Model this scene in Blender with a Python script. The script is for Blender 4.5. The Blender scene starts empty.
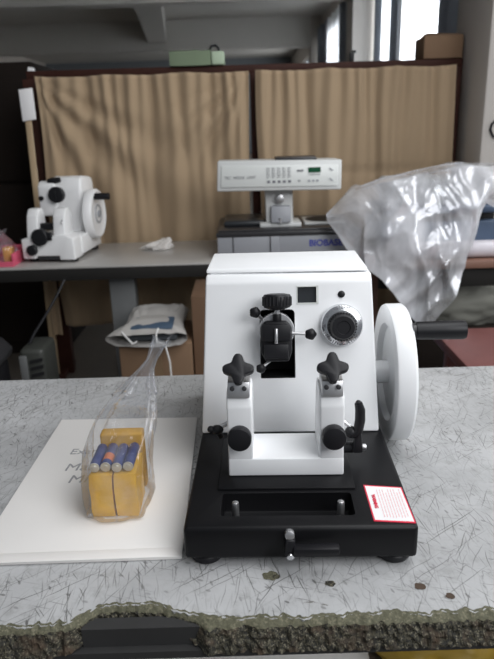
import bpy, bmesh, math, random
from mathutils import Vector, Matrix, noise
random.seed(7)
SC = bpy.context.scene
COL = SC.collection
PI = math.pi

# ------------------------------------------------------------------ materials
def mat(name, col, rough=.5, metal=0., spec=.5, noise_amt=0., noise_scale=20., bump=0., bump_scale=80., coat=0.):
    m = bpy.data.materials.new(name); m.use_nodes = True
    nt = m.node_tree; b = nt.nodes['Principled BSDF']
    b.inputs['Base Color'].default_value = (*col, 1)
    b.inputs['Roughness'].default_value = rough
    b.inputs['Metallic'].default_value = metal
    b.inputs['Specular IOR Level'].default_value = spec
    b.inputs['Coat Weight'].default_value = coat
    tc = nt.nodes.new('ShaderNodeTexCoord')
    if noise_amt > 0:
        n = nt.nodes.new('ShaderNodeTexNoise'); n.inputs['Scale'].default_value = noise_scale; n.inputs['Detail'].default_value = 6
        r = nt.nodes.new('ShaderNodeMix'); r.data_type = 'RGBA'
        r.inputs['A'].default_value = (*[c*(1-noise_amt) for c in col], 1)
        r.inputs['B'].default_value = (*[min(1, c*(1+noise_amt)) for c in col], 1)
        nt.links.new(tc.outputs['Object'], n.inputs['Vector'])
        nt.links.new(n.outputs['Fac'], r.inputs['Factor']); nt.links.new(r.outputs['Result'], b.inputs['Base Color'])
    if bump > 0:
        n = nt.nodes.new('ShaderNodeTexNoise'); n.inputs['Scale'].default_value = bump_scale; n.inputs['Detail'].default_value = 4
        bp = nt.nodes.new('ShaderNodeBump'); bp.inputs['Strength'].default_value = bump; bp.inputs['Distance'].default_value = .01
        nt.links.new(tc.outputs['Object'], n.inputs['Vector'])
        nt.links.new(n.outputs['Fac'], bp.inputs['Height']); nt.links.new(bp.outputs['Normal'], b.inputs['Normal'])
    return m

M = {}
M['white'] = mat('white_enamel', (.86, .87, .88), .32, noise_amt=.01)
M['white2'] = mat('white_enamel_old', (.84, .84, .84), .4, noise_amt=.02)
M['black'] = mat('black_plastic', (.010, .010, .012), .42, spec=.3)
M['blackm'] = mat('black_painted_metal', (.006, .006, .007), .42, spec=.22, bump=.03, bump_scale=900)
M['slot'] = mat('slot_black', (.006, .006, .007), .6)
M['steel'] = mat('brushed_steel', (.68, .68, .69), .38, 1.)
M['chrome'] = mat('dial_chrome', (.72, .73, .75), .22, 1.)
M['glassdark'] = mat('display_glass', (.03, .033, .037), .3, spec=.3)
M['redtxt'] = mat('red_print', (.62, .02, .06), .5)
M['redline'] = mat('red_border', (.72, .03, .07), .45)
M['label'] = mat('label_paper', (.86, .85, .85), .5)
M['pinktxt'] = mat('pale_print', (.80, .50, .52), .5)
M['ink'] = mat('grey_ink', (.16, .16, .18), .7)
M['inkpale'] = mat('blurred_ink', (.34, .34, .35), .7)
M['paper'] = mat('envelope_paper', (.80, .78, .755), .7, noise_amt=.02, noise_scale=8)
M['yellow'] = mat('yellow_sponge', (.83, .47, .035), .6, noise_amt=.10, noise_scale=40, bump=.15, bump_scale=120)
M['ochre'] = mat('ochre_sponge', (.60, .33, .04), .65, noise_amt=.12, noise_scale=40)
M['blue'] = mat('battery_blue', (.035, .05, .17), .3, noise_amt=.15, noise_scale=60)
M['orange'] = mat('battery_orange', (.60, .16, .05), .4)
M['zinc'] = mat('battery_end', (.70, .68, .60), .35, .6)
M['grit'] = None
M['apron'] = mat('dark_steel_apron', (.035, .035, .035), .6, noise_amt=.2, spec=.25)
M['legsteel'] = mat('grey_painted_leg', (.16, .165, .165), .5, noise_amt=.08)
M['labtop'] = mat('grey_laminate', (.40, .385, .365), .3, noise_amt=.10, noise_scale=6)
M['labedge'] = mat('dark_laminate_edge', (.018, .017, .016), .6, noise_amt=.1, spec=.2)
M['redwood'] = mat('dark_red_wood', (.045, .016, .011), .6, spec=.2, noise_amt=.3, noise_scale=12)
M['wood'] = mat('pale_wood', (.42, .31, .19), .6, noise_amt=.15, noise_scale=14)
M['curtain'] = None
M['carton'] = mat('brown_cardboard', (.19, .115, .066), .8, noise_amt=.08, noise_scale=10)
M['cartondark'] = mat('brown_cardboard_worn', (.15, .085, .048), .8, noise_amt=.1, noise_scale=10)
M['tape'] = mat('packing_tape', (.24, .16, .095), .35)
M['sack'] = mat('white_sack', (.42, .405, .385), .6, noise_amt=.06, noise_scale=12)
M['sackin'] = mat('sack_mouth_shade', (.07, .08, .09), .7)  # dark tone for the shade in the open sack
M['slate'] = mat('slate_blue_cloth', (.05, .085, .135), .7)
M['cord'] = mat('white_cord', (.7, .69, .67), .7)
M['device'] = mat('pale_device_plastic', (.62, .63, .62), .4)
M['devgrey'] = mat('device_grey', (.30, .31, .335), .4)
M['devpanel'] = mat('device_panel', (.68, .70, .68), .35)
M['devdark'] = mat('device_dark', (.03, .03, .033), .35)
M['brandblue'] = mat('blue_print', (.05, .06, .33), .5)
M['lcd'] = mat('lcd_green', (.010, .075, .035), .6, spec=.1)
M['instblue'] = mat('slate_blue_enamel', (.085, .125, .20), .4)
M['instpale'] = mat('pale_grey_enamel', (.55, .57, .58), .4)
M['roll'] = mat('film_roll', (.60, .57, .61), .3, noise_amt=.06)
M['brownwood'] = mat('brown_table_wood', (.20, .105, .075), .5, noise_amt=.15, noise_scale=10)
M['maroon'] = mat('maroon_paint', (.20, .070, .062), .38, noise_amt=.2, noise_scale=16)
M['greycloth'] = mat('grey_green_cloth', (.15, .15, .13), .9, noise_amt=.15, noise_scale=10)
M['greencloth'] = mat('sage_green_bag', (.17, .22, .14), .8, noise_amt=.12, noise_scale=10)
M['palegreen'] = mat('pale_green_panel', (.42, .52, .38), .7)
M['pink'] = mat('pink_tray', (.62, .10, .17), .4)
M['orangeb'] = mat('orange_block', (.80, .36, .05), .5)
M['tissue'] = mat('tissue', (.72, .69, .66), .9, noise_amt=.05)
M['concrete'] = mat('grey_plaster', (.56, .54, .505), .9, noise_amt=.05, noise_scale=2)
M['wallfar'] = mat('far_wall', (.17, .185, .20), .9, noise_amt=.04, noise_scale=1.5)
M['wall'] = mat('wall_paint', (.50, .46, .42), .85, noise_amt=.03, noise_scale=2)
M['floor'] = mat('worn_floor', (.115, .098, .082), .6, noise_amt=.15, noise_scale=3)
M['cab'] = mat('dark_cabinet', (.016, .012, .010), .8, spec=.1, noise_amt=.2, noise_scale=6)
M['vent'] = mat('dark_equipment', (.05, .053, .047), .5)
M['pillar'] = mat('pillar_paint', (.47, .44, .41), .85, noise_amt=.04, noise_scale=3)
M['frame'] = mat('window_frame', (.45, .47, .5), .5)
M['ygbag'] = mat('yellow_bag', (.52, .34, .05), .45, noise_amt=.3, noise_scale=9)

def desk_material():
    m = bpy.data.materials.new('worn_grey_paint'); m.use_nodes = True
    nt = m.node_tree; b = nt.nodes['Principled BSDF']; N = nt.nodes.new; Lk = nt.links.new
    tc = N('ShaderNodeTexCoord')
    def nz(scale, detail=6, rough=.6, vec=None, dist=0):
        n = N('ShaderNodeTexNoise'); n.inputs['Scale'].default_value = scale; n.inputs['Detail'].default_value = detail
        n.inputs['Roughness'].default_value = rough; n.inputs['Distortion'].default_value = dist
        Lk(vec or tc.outputs['Object'], n.inputs['Vector']); return n
    def ramp(src, stops):
        r = N('ShaderNodeValToRGB'); e = r.color_ramp.elements
        while len(e) < len(stops): e.new(.5)
        for k, (p, c) in enumerate(stops): e[k].position = p; e[k].color = (c, c, c, 1) if not isinstance(c, tuple) else (*c, 1)
        Lk(src, r.inputs['Fac']); return r
    def mixc(fac, a, bcol):
        x = N('ShaderNodeMix'); x.data_type = 'RGBA'
        Lk(fac, x.inputs['Factor'])
        if isinstance(a, tuple): x.inputs['A'].default_value = (*a, 1)
        else: Lk(a, x.inputs['A'])
        x.inputs['B'].default_value = (*bcol, 1)
        return x.outputs['Result']
    big = ramp(nz(7, 5).outputs['Fac'], [(.3, (.38, .385, .39)), (.7, (.52, .525, .53))])
    col = big.outputs['Color']
    # mottled wear
    mott = ramp(nz(45, 8, .7).outputs['Fac'], [(.50, 0.), (.68, .5)])
    col = mixc(mott.outputs['Color'], col, (.27, .27, .265))
    # scratches: two stretched, warped wave sets
    facs = []
    for sc, ang, seed, w in ((3.2, .25, 3., .012), (4.5, -.7, 11., .011), (6., 1.2, 23., .010), (5., 2.1, 31., .009)):
        mp = N('ShaderNodeMapping'); mp.inputs['Rotation'].default_value = (0, 0, ang); mp.inputs['Location'].default_value = (seed, seed*.7, 0)
        mp.inputs['Scale'].default_value = (2.2, 1, 1)
        Lk(tc.outputs['Object'], mp.inputs['Vector'])
        wn = nz(9, 4, .6, mp.outputs['Vector'])
        ad = N('ShaderNodeVectorMath'); ad.operation = 'MULTIPLY_ADD'; ad.inputs[1].default_value = (.10, .10, 0)
        Lk(wn.outputs['Color'], ad.inputs[0]); Lk(mp.outputs['Vector'], ad.inputs[2])
        v = N('ShaderNodeTexVoronoi'); v.feature = 'DISTANCE_TO_EDGE'; v.inputs['Scale'].default_value = sc*2.2
        Lk(ad.outputs['Vector'], v.inputs['Vector'])
        line = ramp(v.outputs['Distance'], [(0, 1.), (w, 0.)])
        gate = ramp(nz(6+sc, 4, .6, mp.outputs['Vector']).outputs['Fac'], [(.54, 0.), (.64, .6)])
        mu = N('ShaderNodeMath'); mu.operation = 'MULTIPLY'; Lk(line.outputs['Color'], mu.inputs[0]); Lk(gate.outputs['Color'], mu.inputs[1])
        facs.append(mu.outputs[0])
    for f in facs: col = mixc(f, col, (.085, .08, .075))
    # pits and short straight scratch strokes
    patch = ramp(nz(5, 4, .6).outputs['Fac'], [(.36, .3), (.58, 1.)])
    for sc, st, ang, seed, hi, dark, lo in ((9, 26, .22, 1.7, .22, .75, .62), (6, 40, -.50, 5.1, .22, .8, .66), (12, 22, 1.30, 9.3, .20, .6, .65), (4, 60, -.95, 13.7, .22, .8, .6), (17, 14, .65, 17.9, .20, .7, .66), (10, 30, -.12, 27.9, .24, .75, .62), (30, 3, .4, 33., .17, .8, .72), (15, 18, 0.08, 43., .22, .7, .62), (44, 2, 1.1, 53., .2, .7, .78)):
        mp = N('ShaderNodeMapping'); mp.vector_type = 'TEXTURE'; mp.inputs['Rotation'].default_value = (0, 0, ang); mp.inputs['Location'].default_value = (seed*.13, seed*.17, 0)
        mp.inputs['Scale'].default_value = (1/st, 1, 1)
        wv = nz(9, 3, .5); ad = N('ShaderNodeVectorMath'); ad.operation = 'MULTIPLY_ADD'; ad.inputs[1].default_value = (.02, .02, 0)
        Lk(wv.outputs['Color'], ad.inputs[0]); Lk(tc.outputs['Object'], ad.inputs[2]); Lk(ad.outputs['Vector'], mp.inputs['Vector'])
        v = N('ShaderNodeTexVoronoi'); v.inputs['Scale'].default_value = sc; v.voronoi_dimensions = '2D'
        Lk(mp.outputs['Vector'], v.inputs['Vector'])
        line = ramp(v.outputs['Distance'], [(hi*.6, 1.), (hi, 0.)])
        spx = N('ShaderNodeSeparateColor'); Lk(v.outputs['Color'], spx.inputs[0])
        gate = ramp(spx.outputs[0], [(lo, 0.), (.95, dark)])
        mu = N('ShaderNodeMath'); mu.operation = 'MULTIPLY'; Lk(line.outputs['Color'], mu.inputs[0]); Lk(gate.outputs['Color'], mu.inputs[1])
        m3 = N('ShaderNodeMath'); m3.operation = 'MULTIPLY'; Lk(mu.outputs[0], m3.inputs[0]); Lk(patch.outputs['Color'], m3.inputs[1])
        col = mixc(m3.outputs[0], col, (.06, .057, .053))
    chips2 = ramp(nz(24, 5, .6, None, .8).outputs['Fac'], [(.685, 0.), (.70, .8)])
    col = mixc(chips2.outputs['Color'], col, (.12, .11, .095))
    Lk(col, b.inputs['Base Color'])
    b.inputs['Roughness'].default_value = .34
    b.inputs['Specular IOR Level'].default_value = .5
    bp = N('ShaderNodeBump'); bp.inputs['Strength'].default_value = .25; bp.inputs['Distance'].default_value = .004
    Lk(nz(60, 6).outputs['Fac'], bp.inputs['Height']); Lk(bp.outputs['Normal'], b.inputs['Normal'])
    return m
M['desk'] = desk_material()

def speckle(name, a, bcol, c, scale):
    m = bpy.data.materials.new(name); m.use_nodes = True
    nt = m.node_tree; b = nt.nodes['Principled BSDF']; N = nt.nodes.new; Lk = nt.links.new
    tc = N('ShaderNodeTexCoord')
    v = N('ShaderNodeTexVoronoi'); v.inputs['Scale'].default_value = scale; Lk(tc.outputs['Object'], v.inputs['Vector'])
    sp = N('ShaderNodeSeparateColor'); Lk(v.outputs['Color'], sp.inputs[0])
    r = N('ShaderNodeValToRGB'); e = r.color_ramp.elements; r.color_ramp.interpolation = 'CONSTANT'
    e[0].color = (*a, 1); e[1].position = .5; e[1].color = (*bcol, 1); k = e.new(.86); k.color = (*c, 1)
    Lk(sp.outputs[0], r.inputs['Fac']); Lk(r.outputs['Color'], b.inputs['Base Color'])
    b.inputs['Roughness'].default_value = .85
    return m
M['grit'] = speckle('exposed_terrazzo_grit', (.020, .019, .015), (.060, .055, .036), (.16, .145, .105), 640)
def brown_band(m):
    nt = m.node_tree; N = nt.nodes.new; b = nt.nodes['Principled BSDF']; src = b.inputs['Base Color'].links[0].from_socket
    tc = N('ShaderNodeTexCoord'); n = N('ShaderNodeTexNoise'); n.inputs['Scale'].default_value = 55; n.inputs['Detail'].default_value = 6
    nt.links.new(tc.outputs['Object'], n.inputs['Vector'])
    r = N('ShaderNodeValToRGB'); r.color_ramp.elements[0].position = .50; r.color_ramp.elements[1].position = .74
    nt.links.new(n.outputs['Fac'], r.inputs['Fac'])
    x = N('ShaderNodeMix'); x.data_type = 'RGBA'; nt.links.new(r.outputs['Color'], x.inputs['Factor']); nt.links.new(src, x.inputs['A']); x.inputs['B'].default_value = (.062, .040, .024, 1)
    nt.links.new(x.outputs['Result'], b.inputs['Base Color'])
brown_band(M['grit'])
M['screed'] = speckle('olive_screed', (.090, .088, .056), (.115, .110, .070), (.16, .15, .10), 480)
M['rust'] = mat('brown_weathered_band', (.07, .045, .03), .8, noise_amt=.4, noise_scale=60)

def curtain_mat():
    m = mat('tan_curtain_cloth', (.36, .262, .165), .9, noise_amt=.07, noise_scale=5, bump=.1, bump_scale=400)
    m.node_tree.nodes['Principled BSDF'].inputs['Sheen Weight'].default_value = .15
    return m
M['curtain'] = curtain_mat()

def sheer_mat():
    m = bpy.data.materials.new('sheer_white_curtain'); m.use_nodes = True
    nt = m.node_tree; nt.nodes.clear(); N = nt.nodes.new
    o = N('ShaderNodeOutputMaterial'); d = N('ShaderNodeBsdfDiffuse'); t = N('ShaderNodeBsdfTranslucent'); mx = N('ShaderNodeMixShader')
    d.inputs[0].default_value = (.8, .82, .85, 1); t.inputs[0].default_value = (.9, .92, .95, 1); mx.inputs[0].default_value = .65
    nt.links.new(d.outputs[0], mx.inputs[1]); nt.links.new(t.outputs[0], mx.inputs[2]); nt.links.new(mx.outputs[0], o.inputs[0])
    return m
M['sheer'] = sheer_mat()
M['bluecurtain'] = mat('grey_blue_curtain', (.25, .28, .33), .9, noise_amt=.1, noise_scale=4)

def film_mat(name, transp, col, rough, cloud, cscale=7, bstr=.3, stretch=(1, 1, 1), gk=.75, g0=.04):
    m = bpy.data.materials.new(name); m.use_nodes = True
    nt = m.node_tree; nt.nodes.clear(); N = nt.nodes.new; Lk = nt.links.new
    o = N('ShaderNodeOutputMaterial')
    tr = N('ShaderNodeBsdfTransparent'); gl = N('ShaderNodeBsdfGlossy'); df = N('ShaderNodeBsdfDiffuse'); tl = N('ShaderNodeBsdfTranslucent')
    tr.inputs[0].default_value = (.96, .965, .97, 1); gl.inputs['Roughness'].default_value = rough; gl.inputs['Color'].default_value = (.95, .96, 1, 1)
    df.inputs[0].default_value = (*col, 1); tl.inputs[0].default_value = (*col, 1)
    body = N('ShaderNodeMixShader'); body.inputs[0].default_value = .15; Lk(df.outputs[0], body.inputs[1]); Lk(tl.outputs[0], body.inputs[2])
    tc = N('ShaderNodeTexCoord'); n = N('ShaderNodeTexNoise'); n.inputs['Scale'].default_value = cscale; n.inputs['Detail'].default_value = 5; n.inputs['Distortion'].default_value = 1.2
    mp = N('ShaderNodeMapping'); mp.inputs['Scale'].default_value = stretch; mp.inputs['Rotation'].default_value = (0, .5, 0); Lk(tc.outputs['Object'], mp.inputs['Vector'])
    Lk(mp.outputs['Vector'], n.inputs['Vector'])
    mr = N('ShaderNodeMapRange'); mr.inputs['From Min'].default_value = .35; mr.inputs['From Max'].default_value = .7
    mr.inputs['To Min'].default_value = max(0, 1-transp-cloud); mr.inputs['To Max'].default_value = min(1, 1-transp+cloud)
    Lk(n.outputs['Fac'], mr.inputs['Value'])
    m1 = N('ShaderNodeMixShader'); Lk(mr.outputs[0], m1.inputs[0]); Lk(tr.outputs[0], m1.inputs[1]); Lk(body.outputs[0], m1.inputs[2])
    lw = N('ShaderNodeLayerWeight'); lw.inputs[0].default_value = .28
    bp = N('ShaderNodeBump'); bp.inputs['Strength'].default_value = bstr; bp.inputs['Distance'].default_value = .01
    n2 = N('ShaderNodeTexNoise'); n2.inputs['Scale'].default_value = cscale*3; n2.inputs['Detail'].default_value = 3; n2.inputs['Distortion'].default_value = 1
    Lk(tc.outputs['Object'], n2.inputs['Vector']); Lk(n2.outputs['Fac'], bp.inputs['Height'])
    Lk(bp.outputs['Normal'], lw.inputs['Normal']); Lk(bp.outputs['Normal'], gl.inputs['Normal'])
    fm = N('ShaderNodeMath'); fm.operation = 'MULTIPLY_ADD'; fm.inputs[1].default_value = gk; fm.inputs[2].default_value = g0; Lk(lw.outputs['Fresnel'], fm.inputs[0])
    m2 = N('ShaderNodeMixShader'); Lk(fm.outputs[0], m2.inputs[0]); Lk(m1.outputs[0], m2.inputs[1]); Lk(gl.outputs[0], m2.inputs[2])
    Lk(m2.outputs[0], o.inputs[0])
    return m
M['clear'] = film_mat('clear_bag_film', .91, (.80, .81, .84), .10, .07, 20, .2, gk=.5)
M['cover'] = film_mat('milky_cover_film', .36, (.95, .96, 1.), .13, .40, 5, .12, (1, 1, .45), .9, .10)

# ------------------------------------------------------------------ mesh helpers
class MB:
    def __init__(s): s.bm = bmesh.new()
    def _join(s, t, mx=None):
        if mx is not None: bmesh.ops.transform(t, matrix=mx, verts=t.verts)
        bmesh.ops.recalc_face_normals(t, faces=t.faces)
        me = bpy.data.meshes.new('t'); t.to_mesh(me); t.free(); s.bm.from_mesh(me); bpy.data.meshes.remove(me); return s
    def box(s, lo, hi, bev=0., seg=2, mx=None):
        t = bmesh.new(); bmesh.ops.create_cube(t, size=1)
        lo, hi = Vector(lo), Vector(hi); d = hi-lo; c = (hi+lo)/2
        for v in t.verts: v.co = Vector((v.co.x*d.x, v.co.y*d.y, v.co.z*d.z))+c
        if bev: bmesh.ops.bevel(t, geom=t.edges[:], offset=bev, segments=seg, profile=.5, affect='EDGES')
        return s._join(t, mx)
    def hexa(s, p, bev=0., seg=2, mx=None):       # 8 points: bottom 4, top 4
        t = bmesh.new(); v = [t.verts.new(q) for q in p]
        for f in ((3, 2, 1, 0), (4, 5, 6, 7), (0, 1, 5, 4), (1, 2, 6, 5), (2, 3, 7, 6), (3, 0, 4, 7)): t.faces.new([v[i] for i in f])
        if bev: bmesh.ops.bevel(t, geom=t.edges[:], offset=bev, segments=seg, profile=.5, affect='EDGES')
        return s._join(t, mx)
    def prism(s, pts, ax, a, b, bev=0., seg=2, mx=None):  # polygon pts (2D) extruded along axis ax from a to b
        t = bmesh.new()
        def P(q, h): return {'x': (h, q[0], q[1]), 'y': (q[0], h, q[1]), 'z': (q[0], q[1], h)}[ax]
        v0 = [t.verts.new(P(q, a)) for q in pts]; v1 = [t.verts.new(P(q, b)) for q in pts]; n = len(pts)
        t.faces.new(v0[::-1]); t.faces.new(v1)
        for i in range(n): t.faces.new((v0[i], v0[(i+1) % n], v1[(i+1) % n], v1[i]))
        bmesh.ops.recalc_face_normals(t, faces=t.faces)
        if bev: bmesh.ops.bevel(t, geom=t.edges[:], offset=bev, segments=seg, profile=.5, affect='EDGES')
        return s._join(t, mx)
    def lathe(s, prof, p0, axis, seg=40, mx=None):   # prof: (r, h) along axis from p0
        t = bmesh.new(); axis = Vector(axis).normalized(); q = axis.to_track_quat('Z', 'Y').to_matrix()
        rings = []
        for r, h in prof:
            if r < 1e-6: rings.append([t.verts.new(Vector(p0)+q@Vector((0, 0, h)))])
            else: rings.append([t.verts.new(Vector(p0)+q@Vector((r*math.cos(2*PI*k/seg), r*math.sin(2*PI*k/seg), h))) for k in range(seg)])
        for A, B in zip(rings, rings[1:]):
            for k in range(seg):
                k2 = (k+1) % seg
                if len(A) == 1 and len(B) > 1: t.faces.new((A[0], B[k], B[k2]))
                elif len(B) == 1 and len(A) > 1: t.faces.new((A[k], A[k2], B[0]))
                elif len(A) > 1: t.faces.new((A[k], A[k2], B[k2], B[k]))
        for R_, fl in ((rings[0], 1), (rings[-1], 0)):
            if len(R_) > 1: t.faces.new(R_[::-1] if fl else R_)
        return s._join(t, mx)
    def cyl(s, p0, p1, r, seg=32, bev=.0, r1=None):
        p0, p1 = Vector(p0), Vector(p1); L = (p1-p0).length; r1 = r if r1 is None else r1
        if bev: pr = [(r-bev, 0), (r-bev*.3, bev*.3), (r, bev), (r1, L-bev), (r1-bev*.3, L-bev*.3), (r1-bev, L)]
        else: pr = [(r, 0), (r1, L)]
        return s.lathe(pr, p0, p1-p0, seg)
    def ball(s, c, r, mx=None, seg=20, sc=(1, 1, 1)):
        t = bmesh.new(); bmesh.ops.create_uvsphere(t, u_segments=seg, v_segments=seg//2, radius=r)
        for v in t.verts: v.co = Vector((v.co.x*sc[0], v.co.y*sc[1], v.co.z*sc[2]))+Vector(c)
        return s._join(t, mx)
    def tube(s, path, r, seg=8):
        t = bmesh.new(); path = [Vector(p) for p in path]; rings = []; px_ = None
        for i, p in enumerate(path):
            d = (path[min(i+1, len(path)-1)]-path[max(i-1, 0)]).normalized()
            px_ = d.orthogonal() if px_ is None else px_
            px_ = (px_-d*px_.dot(d)).normalized(); py_ = d.cross(px_)
            rr = r[i] if isinstance(r, (list, tuple)) else r
            rings.append([t.verts.new(p+px_*(rr*math.cos(2*PI*k/seg))+py_*(rr*math.sin(2*PI*k/seg))) for k in range(seg)])
        for A, B in zip(rings, rings[1:]):
            for k in range(seg): t.faces.new((A[k], A[(k+1) % seg], B[(k+1) % seg], B[k]))
        t.faces.new(rings[0][::-1]); t.faces.new(rings[-1])
        return s._join(t)
    def grid(s, fn, nu, nv, close_u=False):
        t = bmesh.new(); V = [[t.verts.new(fn(i/nu, j/nv)) for j in range(nv+1)] for i in range(nu if close_u else nu+1)]
        n = len(V)
        for i in range(nu):
            for j in range(nv): t.faces.new((V[i][j], V[(i+1) % n][j], V[(i+1) % n][j+1], V[i][j+1]))
        return s._join(t)
    def build(s, name, m, parent=None, smooth=True, ang=40):
        me = bpy.data.meshes.new(name); s.bm.to_mesh(me); s.bm.free()
        ms = m if isinstance(m, (list, tuple)) else [m]
        for q in ms: me.materials.append(q)
        if smooth:
            me.polygons.foreach_set('use_smooth', [True]*len(me.polygons)); me.set_sharp_from_angle(angle=math.radians(ang))
        o = bpy.data.objects.new(name, me); COL.objects.link(o)
        if parent: o.parent = parent
        return o

def tag(o, label, cat, group=None, kind=None):
    o['label'] = label; o['category'] = cat
    if group: o['group'] = group
    if kind: o['kind'] = kind
    return o
def struct(o): o['kind'] = 'structure'; return o
def thing(name, label, cat, loc, rz=0, group=None):
    o = bpy.data.objects.new(name, None); COL.objects.link(o); o.empty_display_size = .05
    o.location = loc; o.rotation_euler = (0, 0, rz); return tag(o, label, cat, group)
def text(name, body, size, m, parent, mx, ext=.0002, bold=0., shear=0., sx=1., spacing=1.):
    c = bpy.data.curves.new('tx', 'FONT'); c.body = body; c.size = size; c.extrude = ext; c.offset = bold; c.shear = shear
    c.align_x = 'CENTER'; c.align_y = 'CENTER'; c.space_character = spacing
    to = bpy.data.objects.new('tx', c); COL.objects.link(to)
    dg = bpy.context.evaluated_depsgraph_get(); me = bpy.data.meshes.new_from_object(to.evaluated_get(dg)); bpy.data.objects.remove(to)
    for v in me.vertices: v.co.x *= sx
    me.materials.clear(); me.materials.append(m)
    me.transform(mx); me.name = name
    o = bpy.data.objects.new(name, me); COL.objects.link(o); o.parent = parent; return o
def boolean(o, cutter):
    md = o.modifiers.new('b', 'BOOLEAN'); md.object = cutter; md.operation = 'DIFFERENCE'; md.solver = 'EXACT'
    dg = bpy.context.evaluated_depsgraph_get(); dg.update()
    me = bpy.data.meshes.new_from_object(o.evaluated_get(dg)); o.modifiers.clear(); old = o.data; o.data = me
    me.polygons.foreach_set('use_smooth', [True]*len(me.polygons)); me.set_sharp_from_angle(angle=math.radians(35))
    bpy.data.objects.remove(cutter)
def basis(o, x, y, z): # matrix from origin and axes
    m = Matrix((Vector(x), Vector(y), Vector(z))).transposed().to_4x4(); m.translation = Vector(o); return m
def rnoise(p, s=1.): return noise.noise(Vector(p)*s)

DT = .75   # table height

# ------------------------------------------------------------------ room shell
def shell():
    H = 4.35
    struct(MB().box((-9.2, -2.5, -.1), (2.7, 32.2, 0)).build('floor', M['floor']))
    struct(MB().box((-9.2, 32, 0), (2.7, 32.2, H)).build('wall_back', M['wallfar']))
    struct(MB().box((-9.4, 1.2, 0), (-9.2, 32.2, H)).build('wall_left', M['wall']))
    w = MB()  # right wall: three window openings, plus a near one added for fill light
    wins = [(1.5, 2.85), (7.0, 11.85), (13.2, 20.4), (21.6, 30.)]  # first opening is unseen, added to let side light onto the cover
    w.box((2.5, 1.2, 0), (2.7, 32.2, .9)); w.box((2.5, 1.2, 3.6), (2.7, 32.2, H))
    ys = [1.2]+[y for p in wins for y in p]+[32.2]
    for a, b in zip(ys[0::2], ys[1::2]): w.box((2.5, a, .9), (2.7, b, 3.6))
    struct(w.build('wall_right', M['wall']))
    struct(MB().box((-9.4, .6, H), (2.7, 32.2, H+.1)).build('ceiling', M['concrete']))
    # beams
    struct(MB().box((-9.2, 11.95, 3.36), (2.5, 12.35, H)).build('trim_1', M['concrete']))
    struct(MB().box((-9.2, 20.5, 3.53), (2.5, 20.95, H)).build('trim_2', M['concrete']))
    struct(MB().hexa([(-1.87, 12.35, 3.40), (-1.36, 12.35, 3.40), (-2.17, 20.5, 3.75), (-2.71, 20.5, 3.75), (-1.87, 12.35, H-.01), (-1.36, 12.35, H-.01), (-2.17, 20.5, H-.01), (-2.71, 20.5, H-.01)]).build('trim_3', M['concrete']))
    # wall pillars
    struct(MB().box((2.0, 11.9, 0), (2.5, 12.6, H)).build('trim_4', M['pillar']))
    struct(MB().box((2.19, 20.42, 0), (2.5, 21.2, H)).build('trim_5', M['pillar']))
    struct(MB().box((1.095, 2.95, 0), (1.75, 3.42, H), .012).build('trim_6', M['pillar']))
    for k, (a, b) in enumerate(wins):
        f = MB()
        f.box((2.57, a, .9), (2.63, a+.07, 3.6)); f.box((2.57, b-.07, .9), (2.63, b, 3.6)); f.box((2.57, a, .9), (2.63, b, .97)); f.box((2.57, a, 3.53), (2.63, b, 3.6))
        n = 4
        for i in range(1, n): y = a+(b-a)*i/n; f.box((2.58, y-.04, .97), (2.62, y+.04, 3.53))
        struct(f.build('window_%d' % (k+1), M['frame']))  # the first frame belongs to the added opening
shell()
def hang(name, y0, y1, m, label, x=2.42, z0=.7, z1=3.95, amp=.05, freq=5., grp=None):
    def fn(u, v):
        y = y0+(y1-y0)*u
        return (x+amp*math.sin(y*freq*2)+.5*amp*math.sin(y*freq*3.3+1), y, z0+(z1-z0)*v)
    o = MB().grid(fn, int((y1-y0)*40)+20, 4).build(name, m)
    return tag(o, label, 'curtain', grp)
hang('window_curtain', 7.95, 10.25, M['sheer'], 'bright white sheer curtain over the large window behind the carton')
hang('window_curtain', 10.4, 11.5, M['sheer'], 'pale sheer curtain panel next to the wall column, at far end of the large window')
hang('window_curtain', 10.18, 10.46, M['bluecurtain'], 'narrow grey blue fold between the two pale curtain panels of the large window', x=2.36, amp=.03)
hang('window_curtain', 11.5, 11.85, M['bluecurtain'], 'grey blue curtain edge beside the wall column', x=2.38, amp=.04)
hang('window_curtain', 7.1, 7.92, M['bluecurtain'], 'grey blue curtain at the near end of the large window, above the carton', x=2.36, amp=.06)
hang('window_curtain', 13.3, 16.1, M['bluecurtain'], 'grey blue curtain on the second window just beyond the wall column', amp=.07)
hang('window_curtain', 16.2, 18.2, M['sheer'], 'white sheer strip of curtain in the middle of the second window', x=2.44)
hang('window_curtain', 18.3, 20.3, M['bluecurtain'], 'grey blue curtain at the far end of the second window', amp=.07)

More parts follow.
